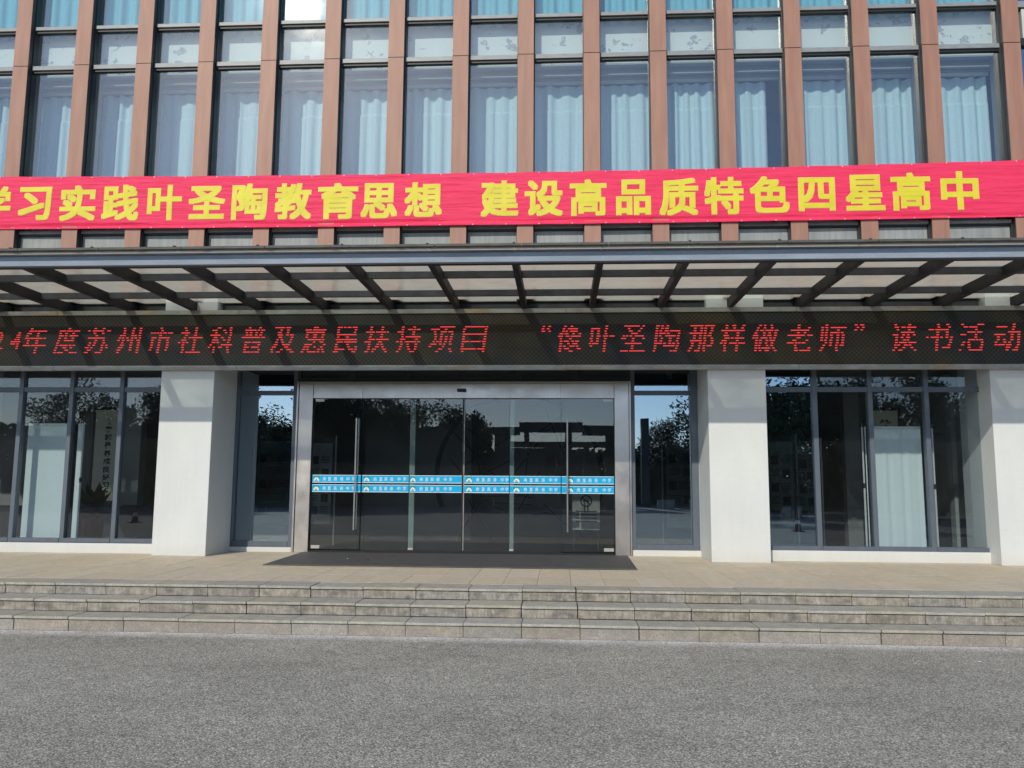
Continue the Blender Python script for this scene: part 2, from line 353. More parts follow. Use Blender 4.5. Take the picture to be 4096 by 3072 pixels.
def glyph(ch, offset=0.0, res=3):
    """2-D triangles of a character outline from the built-in font, normalised to its own bounding box"""
    key = (ch, offset, res)
    if key in _gc: return _gc[key]
    cu = bpy.data.curves.new('t', 'FONT'); cu.body = ch; cu.size = 1; cu.offset = offset; cu.resolution_u = res; cu.fill_mode = 'FRONT'
    o = bpy.data.objects.new('t', cu); col.objects.link(o)
    bpy.context.view_layer.update()
    dg = bpy.context.evaluated_depsgraph_get(); me = bpy.data.meshes.new_from_object(o.evaluated_get(dg), depsgraph=dg)
    vs = [(v.co.x, v.co.y) for v in me.vertices]; fs = [tuple(p.vertices) for p in me.polygons]
    bpy.data.objects.remove(o); bpy.data.curves.remove(cu); bpy.data.meshes.remove(me)
    x0 = min(v[0] for v in vs); x1 = max(v[0] for v in vs); y0 = min(v[1] for v in vs); y1 = max(v[1] for v in vs)
    r = ([((x - x0) / (x1 - x0), (y - y0) / (y1 - y0)) for x, y in vs], fs, (x0, x1, y0, y1)); _gc[key] = r; return r
def put_glyph(b, ch, x0, x1, z0, z1, yf, mi=0, offset=0, res=3, grow=0.0):
    vs, fs, _ = glyph(ch, offset, res); base = len(b.v)
    cx, cz = (x0 + x1) / 2, (z0 + z1) / 2
    for u, t in vs:
        x = x0 + (x1 - x0) * u; z = z0 + (z1 - z0) * t
        b.v.append((x, yf(x, z) if callable(yf) else yf, z))
    for f in fs: b.f.append(tuple(base + k for k in f)); b.mi.append(mi)

# ---------------------------------------------------------------- ground
SP0 = 8.82; SP1 = 9.18; SP2 = 9.57; ZT = .413
b = MB(); b.quad([(-600, -600, 0), (600, -600, 0), (600, 600, 0), (-600, 600, 0)])
b.build('asphalt_ground', M['asphalt'], kind='structure')
b = MB(); b.quad([(-60, -60, .004), (60, -60, .004), (60, -14.5, .004), (-60, -14.5, .004)])
b.build('plaza_paving', M['paving'], kind='structure')

# ---------------------------------------------------------------- steps
steps = empty('steps', kind='structure')
XL, XR = -12.6, 9.8
box('step_core', M['joint'], XL, XR, SP0 + .03, 10.0, 0, .10, steps)
box('step_core', M['joint'], XL, XR, SP1 + .03, 10.0, .10, .245, steps)
box('step_core', M['joint'], XL, XR, SP2 + .03, 10.0, .245, .375, steps)
def stones(y, z0, z1, off, depth, mr):
    k0 = int((XL - off) / .611) + 0; x = off + k0 * .611
    while x < XR:
        j = .002 + random.random() * .002; g = random.uniform(-.003, .003)
        a, c = x + j, x + .611 - j - (.006 if random.random() < .12 else 0)
        box('riser_stone', mr, a, c, y + g + random.uniform(0, .002), y + .03, z0 + .002, z1 - .037, steps, .002)
        dz = random.uniform(-.004, .002)
        box('tread_slab', M['tread'], a + random.uniform(-.001, .001), c, y - .02 + g, y + depth, z1 - .028 + dz, z1 + dz, steps, .004)
        x += .611
stones(SP0, 0, .152, -1.017 + .0, SP1 - SP0 - .003, M['riser_low'])
stones(SP1, .152, .284, -1.032, SP2 - SP1 - .003, M['riser'])
stones(SP2, .284, ZT, -1.042, .415, M['riser'])
# ---------------------------------------------------------------- terrace
ter = empty('terrace', kind='structure')
box('terrace_bed', M['joint'], XL, XR, 10.0, 14.3, 0, ZT - .02, ter)
rows = [9.99, 10.80, 11.61, 12.42, 13.23, 14.10]; px = .409
k = int((XL - .128) / px); tm = {}
while .128 + k * px < XR:
    x = .128 + k * px
    for y0, y1 in zip(rows, rows[1:]):
        j = .0022; dz = random.uniform(-.0015, .0012)
        key = round(y1 - y0, 3)
        if key not in tm:
            t = MB(); t.box(j, px - j, j, y1 - y0 - j, -.02, 0); tm[key] = t.mesh('paving_tile', M['tile'])
        link('paving_tile', tm[key], ter, (x, y0, ZT + dz))
    k += 1

# ---------------------------------------------------------------- building
bld = empty('school_building', 'school building with terracotta vertical fins over a white pillared glass ground floor', 'building')
P = lambda n, m_, *a, **k: box(n, m_, *a, parent=bld, **k)
# piers
for x0, x1 in ((-11.0, -10.05), (-6.594, -5.70), (2.345, 3.252), (6.70, 7.60)):
    P('pier', M['pier'], x0, x1, 13.15, 14.2, ZT, 4.66, bevel=.006)
P('edge_beam', M['purlin'], XL, XR, 13.43, 13.475, 4.30, 4.575)
# plinths
P('plinth', M['pier'], -10.05, -6.594, 13.45, 13.66, ZT, .578, bevel=.006)
P('plinth', M['pier'], 3.252, 6.70, 13.45, 13.66, ZT, .585, bevel=.006)
P('plinth', M['pier'], 6.70 - .0, 6.79, 13.45, 13.66, ZT, .60, bevel=.006) if False else None
P('plinth', M['pier'], -5.50, -4.61, 14.09, 14.22, ZT, .497, bevel=.005)
P('plinth', M['pier'], -5.70, -5.502, 14.11, 14.22, ZT, .495, bevel=.005)
P('plinth', M['pier'], 1.215, 2.345, 14.09, 14.22, ZT, .515, bevel=.005)
# soffit + slabs + envelope
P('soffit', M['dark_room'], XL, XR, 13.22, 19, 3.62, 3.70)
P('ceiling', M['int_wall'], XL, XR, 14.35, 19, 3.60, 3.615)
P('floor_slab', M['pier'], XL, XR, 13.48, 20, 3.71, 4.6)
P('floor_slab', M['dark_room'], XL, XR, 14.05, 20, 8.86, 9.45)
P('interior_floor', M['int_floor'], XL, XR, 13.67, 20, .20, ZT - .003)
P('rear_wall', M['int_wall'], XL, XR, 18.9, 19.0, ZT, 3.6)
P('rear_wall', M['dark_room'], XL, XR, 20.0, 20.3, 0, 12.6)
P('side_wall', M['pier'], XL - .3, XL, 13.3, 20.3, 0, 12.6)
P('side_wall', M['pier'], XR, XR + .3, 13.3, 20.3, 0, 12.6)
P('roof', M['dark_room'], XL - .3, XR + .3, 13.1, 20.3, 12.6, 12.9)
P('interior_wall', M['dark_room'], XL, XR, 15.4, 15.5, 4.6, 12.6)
# interior partitions of the ground floor
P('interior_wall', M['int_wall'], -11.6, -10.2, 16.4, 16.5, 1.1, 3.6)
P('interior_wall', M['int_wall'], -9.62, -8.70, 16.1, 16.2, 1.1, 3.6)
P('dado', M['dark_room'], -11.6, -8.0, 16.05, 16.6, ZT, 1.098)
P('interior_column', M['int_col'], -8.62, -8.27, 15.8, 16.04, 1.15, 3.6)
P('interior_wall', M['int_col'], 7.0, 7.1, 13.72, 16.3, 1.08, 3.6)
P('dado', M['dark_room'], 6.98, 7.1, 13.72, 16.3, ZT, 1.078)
P('pilaster', M['up_wall'], 6.92, 6.998, 15.02, 15.2, ZT, 3.6)
P('pilaster', M['up_wall'], 6.95, 6.998, 14.30, 14.45, 1.08, 3.6)
P('interior_column', M['int_wall'], 5.30, 5.58, 15.7, 15.9, ZT, 3.6)
P('interior_wall', M['int_wall'], 6.0, 6.95, 16.3, 16.4, ZT, 3.6)
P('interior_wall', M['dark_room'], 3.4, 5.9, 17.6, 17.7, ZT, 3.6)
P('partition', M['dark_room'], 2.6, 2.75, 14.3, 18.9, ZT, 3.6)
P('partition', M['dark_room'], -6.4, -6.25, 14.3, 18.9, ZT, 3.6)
P('lobby_screen_wall', M['int_wall'], -4.2, -1.9, 17.6, 17.75, ZT, 3.6)

# ---- ground floor window bays
def pane(name, m_, x0, x1, y, z0, z1, th=.008, parent=bld):
    t = MB(); w_, h_ = x1 - x0, z1 - z0; t.box(-w_ / 2, w_ / 2, 0, th, -h_ / 2, h_ / 2)
    o = t.build(name, m_, parent); o.location = ((x0 + x1) / 2, y, (z0 + z1) / 2)
    o.rotation_euler = (R(random.uniform(-.15, .15)), 0, R(random.uniform(-.22, .22))); return o
def bay(xs, gm_first=None):
    # xs : mullion (x0, x1) list, left to right
    for x0, x1 in xs: P('mullion', M['frame'], x0, x1, 13.50, 13.62, .58, 3.62, bevel=.003)
    for i, ((a0, a1), (b0, b1)) in enumerate(zip(xs, xs[1:])):
        win = box('window', M['frame'], a1, b0, 13.515, 13.60, 3.115, 3.195, bld, .003)
        s_ = box('window_sill', M['frame'], a1, b0, 13.49, 13.60, .586, .655, win, .003)
        g = gm_first if (i == 0 and gm_first) else M['glass_clear']
        pane('window_pane', g, a1 + .001, b0 - .001, 13.555, .656, 3.113, parent=win)
        pane('window_pane', g, a1 + .001, b0 - .001, 13.555, 3.197, 3.618, parent=win)
bay([(-10.05, -9.98), (-9.262, -9.188), (-8.37, -8.298), (-7.49, -7.415), (-6.66, -6.594)])
bay([(3.252, 3.32), (4.075, 4.152), (4.952, 5.025), (5.834, 5.908), (6.72, 6.795)], M['glass_refl'])
P('pier', M['pier'], 6.797, 7.6, 13.50, 13.7, ZT, 3.6)
# ---- entrance sidelights
for x0, x1, m0, m1, n0, n1, zs0, zs1 in ((-5.65, -4.68, -5.70, -5.65, -4.68, -4.61, .497, .594), (1.272, 2.222, 1.206, 1.272, 2.222, 2.335, .517, .61)):
    P('mullion', M['frame'], m0, m1, 14.12, 14.22, zs0, 3.62, bevel=.003)
    P('mullion', M['frame'], n0, n1, 14.12, 14.22, zs0, 3.62, bevel=.003)
    win = box('sidelight_window', M['frame'], x0, x1, 14.135, 14.21, 3.128, 3.205, bld, .003)
    box('window_sill', M['frame'], x0, x1, 14.11, 14.21, zs0 + .001, zs1, win, .003)
    pane('window_pane', M['glass_refl'], x0 + .001, x1 - .001, 14.17, zs1 + .001, 3.126, parent=win)
    pane('window_pane', M['glass_refl'], x0 + .001, x1 - .001, 14.17, 3.207, 3.618, parent=win)
P('mullion', M['pier'], 2.335, 2.37, 14.14, 14.22, .517, 3.62)
# ---- row of small panes over the door
P('transom', M['frame_dark'], -4.61, 1.206, 14.13, 14.22, 3.362, 3.424)
tx = [(-4.61, -4.56), (-3.688, -3.572), (-2.701, -2.614), (-1.721, -1.641), (-.764, -.679), (.20, .299), (1.15, 1.206)]
for a, c in tx: P('mullion', M['frame_dark'], a, c, 14.12, 14.22, 3.424, 3.62)
for (a0, a1), (b0, b1) in zip(tx, tx[1:]): pane('window_pane', M['glass_clear'], a1, b0, 14.17, 3.424, 3.618)
# ---- door surround
sur = box('door_surround', M['inox'], -4.570, .0 + 1.172, 14.085, 14.24, 3.331, 3.361, bld, .002)
box('door_jamb', M['inox'], -4.568, -4.324, 14.10, 14.24, ZT, 3.329, sur, .003)
box('door_jamb', M['inox'], .925, 1.170, 14.10, 14.24, ZT, 3.329, sur, .003)
box('jamb_trim', M['inox'], -4.604, -4.572, 14.07, 14.23, ZT, 3.366, sur, .003)
box('jamb_trim', M['inox'], 1.174, 1.204, 14.07, 14.23, ZT, 3.366, sur, .003)
for a, c in ((-4.322, -3.447), (-3.444, .008), (.011, .923)):
    box('header_panel', M['inox'], a, c, 14.118, 14.24, 3.072, 3.327, sur, .002)
sens = MB(); sens.box(-1.786, -1.625, 14.07, 14.117, 3.18, 3.237); sens.build('door_sensor', M['black'], sur, .012)
box('threshold', M['black'], -4.322, .923, 14.10, 14.30, ZT, .452, sur, .003)
box('threshold_rail', M['steel'], -3.42, .01, 14.14, 14.22, .452, .468, sur, .002)
# ---- six glass leaves
leaves = [(-4.305, -3.447), (-3.441, -2.612), (-2.600, -1.682), (-1.662, -.875), (-.870, .012), (.018, .915)]
bands = [(1.603, 1.737), (1.443, 1.573)]
pu = .0028155
def wx(p): return -4.303 + (p - 165) * pu if p < 1065 else -1.665 + (p - 1072) * pu
logos = [(175, 208), (485, 518), (775, 805), (1090, 1123), (1380, 1415), (1705, 1740)]
txt = [(240, 273, 310, 350, 388, 423), (553, 590, 622, 658, 703, 738), (840, 875, 908, 945, 990, 1022), (1158, 1193, 1228, 1265, 1310, 1338), (1450, 1486, 1520, 1560, 1605, 1637), (1772, 1808, 1843, 1880, 1928, 1960)]
TX = '甪直高级中学'
for i, (a, c) in enumerate(leaves):
    sliding = 1 <= i <= 4
    y = 14.20 if sliding else 14.165
    g = MB(); g.box(a, c, y, y + .01, .468, 3.068); leaf = g.build('glass_door', M['glass_clear'], bld)
    if i == 1 or i == 2:
        x = c if i == 1 else a
    if i in (1, 4):
        x0, x1 = (-2.608, -2.520) if i == 1 else (-.868, -.796)
        box('leaf_edge', M['edgeglass'], x0, x1, y + .012, y + .03, .475, 3.06, leaf)
        box('floor_guide', M['patch'], x0, x1, y - .02, y + .04, .468, .50, leaf, .003)
    if i in (2, 3):
        x0, x1 = (c - .012, c + .006) if i == 2 else (a - .006, a + .008)
        box('leaf_edge', M['black'] if i == 2 else M['rail'], x0, x1, y - .004, y + .014, .47, 3.066, leaf)
    if i in (0, 5):
        fx0, fx1 = (a + .02, a + .17) if i == 0 else (c - .18, c - .015)
        box('patch_fitting', M['patch'], fx0, fx1, y - .012, y + .022, 3.015, 3.062, leaf, .003)
        box('patch_fitting', M['patch'], fx0, fx1 + .0, y - .012, y + .022, .478, .535, leaf, .003)
        hx = -3.535 if i == 0 else .122
        for yy in (y - .075, y + .095):
            h = MB(); h.tube((hx, yy, .80), (hx, yy, 2.722), .0145, n=10)
            for zz in (1.12, 2.40): h.tube((hx, yy, zz), (hx, y, zz), .010, n=6)
            h.build('handle', M['inox'], leaf, smooth=False)
    for z0, z1 in bands:
        q = MB(); yf = y - .0015
        q.box(a + .004, c - .004, yf, y - .0002, z0, z1, 0)
        q.box(a + .004, c - .004, yf - .0008, yf - .0001, z0, z0 + .010, 1); q.box(a + .004, c - .004, yf - .0008, yf - .0001, z1 - .008, z1, 1)
        l0, l1 = wx(logos[i][0]), wx(logos[i][1]); zc = (z0 + z1) / 2; h = .042
        q.box(l0, l1, yf - .0008, yf - .0001, zc - h, zc + h, 2)
        w_ = l1 - l0; yl = yf - .0012
        cnt = [0]
        def pt(u, v): cnt[0] += 1; return (l0 + w_ * u, yl - (cnt[0] // 4) * .0001, zc - h + 2 * h * v)
        q.quad([pt(0, 0), pt(.14, 0), pt(.48, .50), pt(.42, .78)], 1) ; q.quad([pt(0, 0), pt(.42, .78), pt(.28, .78), pt(0, .35)], 1)
        q.quad([pt(.42, .78), pt(.48, .5), pt(.60, .52), pt(.66, .60), pt(.52, .80)], 1)
        q.quad([pt(.60, .55), pt(.86, 0), pt(1, 0), pt(1, .35), pt(.72, .84)], 1); q.quad([pt(.48, .5), pt(.80, .0), pt(.88, .0), pt(.62, .62)], 1)
        q.quad([pt(.32, .14), pt(.66, .14), pt(.60, .24), pt(.40, .24)], 1)
        for ch, tp in zip(TX, txt[i]):
            xc = wx(tp); hw = .027
            if xc + hw > c - .006: continue
            put_glyph(q, ch, xc - hw, xc + hw, zc - .032, zc + .032, yf - .001, 1, offset=.006)
        q.build('safety_band', [M['blue'], M['white'], M['green']], leaf)

# ---------------------------------------------------------------- upper facade
fx = [-9.299 + 1.1071 * k for k in range(-2, 15)]
fins = [(x - .268, x) for x in fx] + [(7.227, 7.495)]
segs = [(4.60, 8.798), (8.812, 12.6)]
for a, c in fins:
    for z0, z1 in segs:
        t = MB(); t.box(a, c, 13.10, 13.115, z0, z1, 0)
        t.box(a + .002, c - .002, 13.1155, 13.205, z0, z1, 1)
        t.build('fin', [M['fin'], M['fin_side']], bld)
    P('fin_joint', M['gasket'], a + .004, c - .004, 13.108, 13.20, 8.798, 8.812)
    P('mullion', M['frame_dark'], a - .014, c + .014, 13.206, 13.335, 4.60, 12.6)
    P('reveal', M['reveal'], a + .02, c - .02, 13.336, 13.60, 4.60, 12.6)
nb = len(fins) - 1
cv = []
def curtain_mesh(seed, y0, w_, z0, z1, mt, seam=None, nx=64):
    rnd = random.Random(seed); t = MB()
    ph = [rnd.uniform(0, 6.28) for _ in range(4)]; fr = [rnd.uniform(4.2, 5.4), rnd.uniform(7, 9), rnd.uniform(10, 13)]
    def yy(u, z):
        k = max(0, min(1, (z1 - z) / (z1 - z0)))
        x = u * 6.28 + .25 * math.sin(ph[3] + u * 5) * (1 - k * .4)
        s = math.sin(x * fr[0] + ph[0]); s = math.copysign(abs(s) ** .6, s)
        return .040 * s * (.75 + .5 * k) + .012 * math.sin(x * fr[1] / 2 + ph[1]) + .007 * math.sin(x * fr[2] / 2 + ph[2]) * (1 - .5 * k)
    zs = [z0 + (z1 - z0) * i / 9 for i in range(10)]
    if seam: zs = sorted(set(zs + [seam - .03, seam - .012, seam, seam + .012]))
    for z in zs:
        for i in range(nx + 1):
            u = i / nx; e = 0
            if seam and z < seam - .001: e = -.014
            dz = .014 * math.sin(u * 6.28 * fr[0] + ph[0]) if seam and abs(z - seam) < .02 else 0
            t.v.append(((u - .5) * w_, y0 + yy(u, z) + e, z + dz))
    for r in range(len(zs) - 1):
        for i in range(nx):
            p_ = r * (nx + 1) + i; t.f.append((p_, p_ + 1, p_ + nx + 2, p_ + nx + 1)); t.mi.append(0)
    me = t.mesh('curtain', mt); me.polygons.foreach_set('use_smooth', [True] * len(me.polygons)); return me
lowm = [curtain_mesh(s, 0, 1.11, 5.9, 8.56, M['curtain'], 8.10) for s in range(9)]
upm = [curtain_mesh(20 + s, 0, 1.08, 9.5, 12.4, M['curtain2']) for s in range(7)]
ords = ['', 'first', 'second', 'third', 'fourth', 'fifth', 'sixth', 'seventh', 'eighth', 'ninth', 'tenth', 'eleventh', 'twelfth', 'thirteenth', 'fourteenth', 'fifteenth', 'sixteenth', 'seventeenth', 'eighteenth']
for i in range(nb):
    a, c = fins[i][1], fins[i + 1][0]
    # lower black transom peeping under the banner, spandrels, panes
    for z0, z1, zg in ((5.80, 5.86, 5.77), (8.776, 8.852, 8.735), (9.522, 9.584, 9.481), (12.3, 12.36, 12.27)):
        tr = P('transom', M['transom'], a + .015, c - .015, 13.195, 13.30, z0, z1, bevel=.002)
        box('gasket', M['gasket'], a + .015, c - .015, 13.225, 13.30, zg, z0 - .001, tr)
    win = pane('window_pane', M['glass_up'], a + .010, c - .010, 13.27, 5.862, 8.734)
    pane('window_pane', M['glass_up'], a + .010, c - .010, 13.27, 8.853, 9.480)
    pane('window_pane', M['glass_up'], a + .010, c - .010, 13.27, 9.585, 12.269)
    P('spandrel_panel', M['backing'], a + .015, c - .015, 13.262, 13.30, 4.60, 5.769, bevel=.002)
    cx = (a + c) / 2
    n_ = i
    if 1 <= n_:
        lab_side = f'{ords[n_]} from the left' if n_ <= 8 else ('rightmost one' if n_ == nb - 1 else f'{ords[nb - n_]} from the right')
        if n_ == 13:
            wm = curtain_mesh(77, 0, .86, 5.9, 8.56, M['curtain'], 8.10)
            link('curtain', wm, None, (cx - .16, 13.80, 0), f'pale blue curtain stopping short of the window edge, above the banner, {lab_side}', 'curtain', 'pale blue curtains above the banner')
        else:
            link('curtain', lowm[(n_ * 4) % 9], None, (cx, 13.80, 0), f'pale blue pleated curtain behind the tall window above the banner, {lab_side}', 'curtain', 'pale blue curtains above the banner')
        link('curtain', upm[(n_ * 3) % 7], None, (cx, 13.47, 0), f'turquoise curtain of the top window row, bottom edge in view, {lab_side}', 'curtain', 'turquoise curtains of the top row')
# plaster band, sill board, pelmets
P('plaster_band', M['plaster'], XL, 7.3, 13.46, 13.60, 8.80, 9.56)
P('inner_sill', M['white_metal'], XL, 7.3, 13.34, 13.46, 9.545, 9.565)
P('ceiling', M['up_wall'], XL, 7.3, 13.46, 15.4, 8.77, 8.799)
P('pelmet', M['up_wall'], XL, 7.3, 13.60, 13.66, 8.66, 8.769)
P('pelmet', M['up_wall'], XL, 7.3, 13.70, 13.78, 8.635, 8.70)
P('curtain_rail', M['white_metal'], XL, 7.3, 13.735, 13.77, 8.575, 8.63)
# right hand end : white spandrels and blue glass
end = P('end_wall', M['white_metal'], 7.60, 9.8, 13.20, 13.4, 8.93, 9.44, bevel=.004)
P('transom', M['transom'], 7.497, 9.8, 13.17, 13.4, 9.46, 9.56); P('transom', M['gasket'], 7.497, 9.8, 13.19, 13.4, 8.80, 8.925)
pane('window_pane', M['glass_refl'], 7.50, 9.8, 13.25, 4.6, 8.80); pane('window_pane', M['glass_refl'], 7.50, 9.8, 13.25, 9.56, 12.5)
P('interior_wall', M['int_wall'], 7.50, 9.8, 13.8, 13.9, 4.6, 12.6)

# ---------------------------------------------------------------- canopy
can = empty('entrance_canopy', 'dark steel canopy with glass roof panels and a pale blue grey front beam', 'canopy')
C = lambda n, m_, *a, **k: box(n, m_, *a, parent=can, **k)
C('fascia_beam', M['fascia'], XL, XR, 10.24, 10.255, 4.425, 4.547)
C('fascia_flange', M['steel'], XL, XR, 10.235, 10.33, 4.402, 4.424); C('fascia_flange', M['frame'], XL, XR, 10.262, 10.33, 4.548, 4.588)
x = XL
while x < XR:
    C('gutter_strip', M['gutter'], x + .004, min(x + 1.097, XR), 10.08, 10.18, 4.592, 4.622); x += 1.101
gx = [-.585 + 1.101 * k for k in range(-11, 10)]
for x in gx:
    C('rib', M['steel'], x - .042, x + .042, 10.333, 13.32, 4.422, 4.574, bevel=.003)
    C('panel_clip', M['gutter'], x - .015, x + .015, 10.07, 10.14, 4.624, 4.634)
for x0, x1 in zip(gx, gx[1:]):
    for yp in (11.24, 12.37, 13.34):
        u0, u1 = x0 + .0425, x1 - .0425
        for a_, b_ in ((-6.594, -5.70), (2.345, 3.252), (6.70, 7.60), (-11.0, -10.05)):
            if yp > 12.5 and u0 < b_ and u1 > a_:
                if a_ - u0 > .1: u1 = a_ - .01
                elif u1 - b_ > .1: u0 = b_ + .01
                else: u1 = u0
        if u1 - u0 > .05: C('purlin', M['purlin'], u0, u1, yp, yp + .065, 4.478, 4.572)
    for r_, (y0, y1) in enumerate(((10.12, 11.255), (11.265, 12.385), (12.395, 13.42))):
        m_ = M['cg2'] if (r_ <= 1 and x1 > -.6) else M['cg']  # less clear glass put here so the right pier stays in shade
        q = MB(); q.box(x0 + .006, x1 - .006, y0, y1, 4.577, 4.591); q.mi[1] = 1; q.build('roof_panel', [M['cgc'], m_], can)

# ---------------------------------------------------------------- LED display
led = empty('led_display', 'long black LED message board with red scrolling Chinese text under the canopy', 'led board')
L = lambda n, m_, *a, **k: box(n, m_, *a, parent=led, **k)
x = XL
while x < XR:
    for z0_, z1_ in ((3.499, 3.783), (3.7845, 4.067), (4.0685, 4.350)):
        L('screen_module', M['led'], x, min(x + 1.2785, XR), 13.085 + random.uniform(-.0008, .0008), 13.12, z0_, z1_)
    x += 1.28
L('housing', M['steel'], XL, XR, 13.121, 13.148, 3.44, 4.41)
x = XL
for i, wd in enumerate((4.2, 3.1, 5.4, 3.65, 6.0, 9)):
    x1 = min(x + wd, XR)
    if x >= XR: break
    L('frame_rail', M['rail'], x + .002, x1 - .002, 13.055, 13.148, 3.421 + (i % 2) * .002, 3.498, bevel=.003)
    L('frame_rail', M['rail'], x + .002, x1 - .002, 13.055, 13.148, 4.351, 4.421 + (i % 2) * .002, bevel=.003)
    x = x1
scr = list('24年度苏州市社科普及惠民扶持项目“像叶圣陶那样做老师”读书活动')
sx_ = [-9.40, -9.10, -8.761, -8.211, -7.682, -7.15, -6.612, -6.098, -5.578, -5.043, -4.528, -4.015, -3.483, -2.982, -2.461, -1.917, -1.388, -.243, .159, .678, 1.183, 1.71, 2.253, 2.749, 3.255, 3.795, 4.309, 4.698, 5.401, 5.943, 6.434, 6.971]
sx_ = sx_
rl = random.Random(44)
def led_char(ch, xc):
    off = 0.0
    vs, fs, (bx0, bx1, by0, by1) = glyph(ch, off, 2)
    small = ch in '24“”'
    wch, z0, z1 = (.40, 3.702, 4.150)
    if ch in '24': wch, z0, z1 = .17, 3.78, 4.08
    if ch in '“”': wch, z0, z1 = .15, 4.03, 4.15
    rows_ = 11 if ch not in '24“”' else (8 if ch in '24' else 3)
    n = rows_; q = MB(); pitch = .0405; cell = .0205
    for r_ in range(n):
        t = (r_ + .5) / n; zc = z1 - pitch * (r_ + .5) if n == 11 else z1 - (z1 - z0) * t
        spans = []
        for dt in (-.10, .10):
            y = 1 - (t + dt / n)
            for f in fs:
                p_ = [vs[k] for k in f]; xs = []
                for (xa, ya), (xb, yb) in zip(p_, p_[1:] + p_[:1]):
                    if (ya <= y) != (yb <= y): xs.append(xa + (xb - xa) * (y - ya) / (yb - ya))
                if len(xs) >= 2: spans.append((min(xs), max(xs)))
        cells = set(); NC = int(wch / cell)
        for k in range(NC):
            u0, u1 = k / NC, (k + 1) / NC
            cov = sum(max(0, min(u1, s1) - max(u0, s0)) for s0, s1 in spans)
            if cov > .62 * (u1 - u0) and rl.random() > .09: cells.add(k)
        k = 0
        while k < NC:
            if k in cells:
                e = k
                while e + 1 in cells: e += 1
                sh = (zc - 3.93) * .13
                xa = xc - wch / 2 + k * cell + sh; xb = xc - wch / 2 + (e + 1) * cell + sh
                if xb - xa < .036: d_ = (.036 - (xb - xa)) / 2; xa -= d_; xb += d_
                q.box(xa, xb, 13.079, 13.0849, zc - .0068, zc + .0068); k = e + 1
            else: k += 1
    if q.f: q.build('lit_character', M['led_on'], led, kind='stuff')
for ch, xc in zip(scr, sx_): led_char(ch, xc)

# ---------------------------------------------------------------- banner
ban = empty('banner', 'long pink red cloth banner with big yellow Chinese characters strung across the fins', 'banner')
BX0, BX1 = -10.9, 7.56
def bz(x, t):
    zt = 6.725 + .065 * ((x + 1.3) / 8.3) ** 2; zb = 5.822 + .037 * ((x + 1.3) / 8.3) ** 2
    zt -= .008 * abs(math.sin((x + .4) * math.pi / 1.107)) ; return zb + (zt - zb) * t
def by(x, z):
    t = (z - 5.82) / .91
    w_ = .0035 * math.sin(x * 2.3 + z * 7) + .0025 * math.sin(x * 5.1 - z * 13 + 1)
    fold = math.exp(-((t - .075) / .035) ** 2) * (.026 + .010 * math.sin(x * 1.3)) - math.exp(-((t - .02) / .03) ** 2) * .018
    return 13.072 + w_ * (1 if .12 < t < .95 else .6) + fold
q = MB(); nx, nz = 560, 42
for j in range(nz + 1):
    for i in range(nx + 1):
        x = BX0 + (BX1 - BX0) * i / nx; z = bz(x, j / nz); q.v.append((x, by(x, z), z))
for j in range(nz):
    for i in range(nx):
        p_ = j * (nx + 1) + i; q.f.append((p_, p_ + 1, p_ + nx + 2, p_ + nx + 1)); q.mi.append(0)
cl = q.build('cloth', M['banner'], ban, smooth=True)
sol = cl.modifiers.new('thick', 'SOLIDIFY'); sol.thickness = .0015; sol.offset = -1
for k in range(34):
    x_ = BX0 + .2 + k * .545
    for t_ in (.985, .015):
        q = MB(); z_ = bz(x_, t_); y_ = by(x_, z_); q.tube((x_, y_ - .004, z_), (x_, y_ - .001, z_), .010, n=8); q.build('eyelet', M['white_metal'], ban)
BC = [('学',-10.003,-9.382,6.010,6.614),('习',-9.235,-8.665,6.009,6.589),('实',-8.504,-7.882,5.985,6.605),('践',-7.766,-7.128,5.982,6.602),('叶',-6.971,-6.380,5.980,6.590),('圣',-6.256,-5.627,5.990,6.562),('陶',-5.511,-4.907,5.967,6.593),('教',-4.772,-4.156,5.966,6.584),('育',-4.038,-3.368,5.962,6.578),('思',-3.311,-2.704,5.966,6.567),('想',-2.579,-1.956,5.978,6.569),('建',-1.306,-0.687,5.967,6.576),('设',-0.578,0.042,5.966,6.573),('高',0.164,0.754,5.962,6.575),('品',0.919,1.474,5.966,6.561),('质',1.620,2.240,5.950,6.575),('特',2.346,2.966,5.957,6.581),('色',3.075,3.696,5.974,6.583),('四',3.847,4.421,5.995,6.550),('星',4.591,5.199,5.993,6.585),('高',5.311,5.920,5.984,6.608),('中',6.088,6.668,5.986,6.614)]
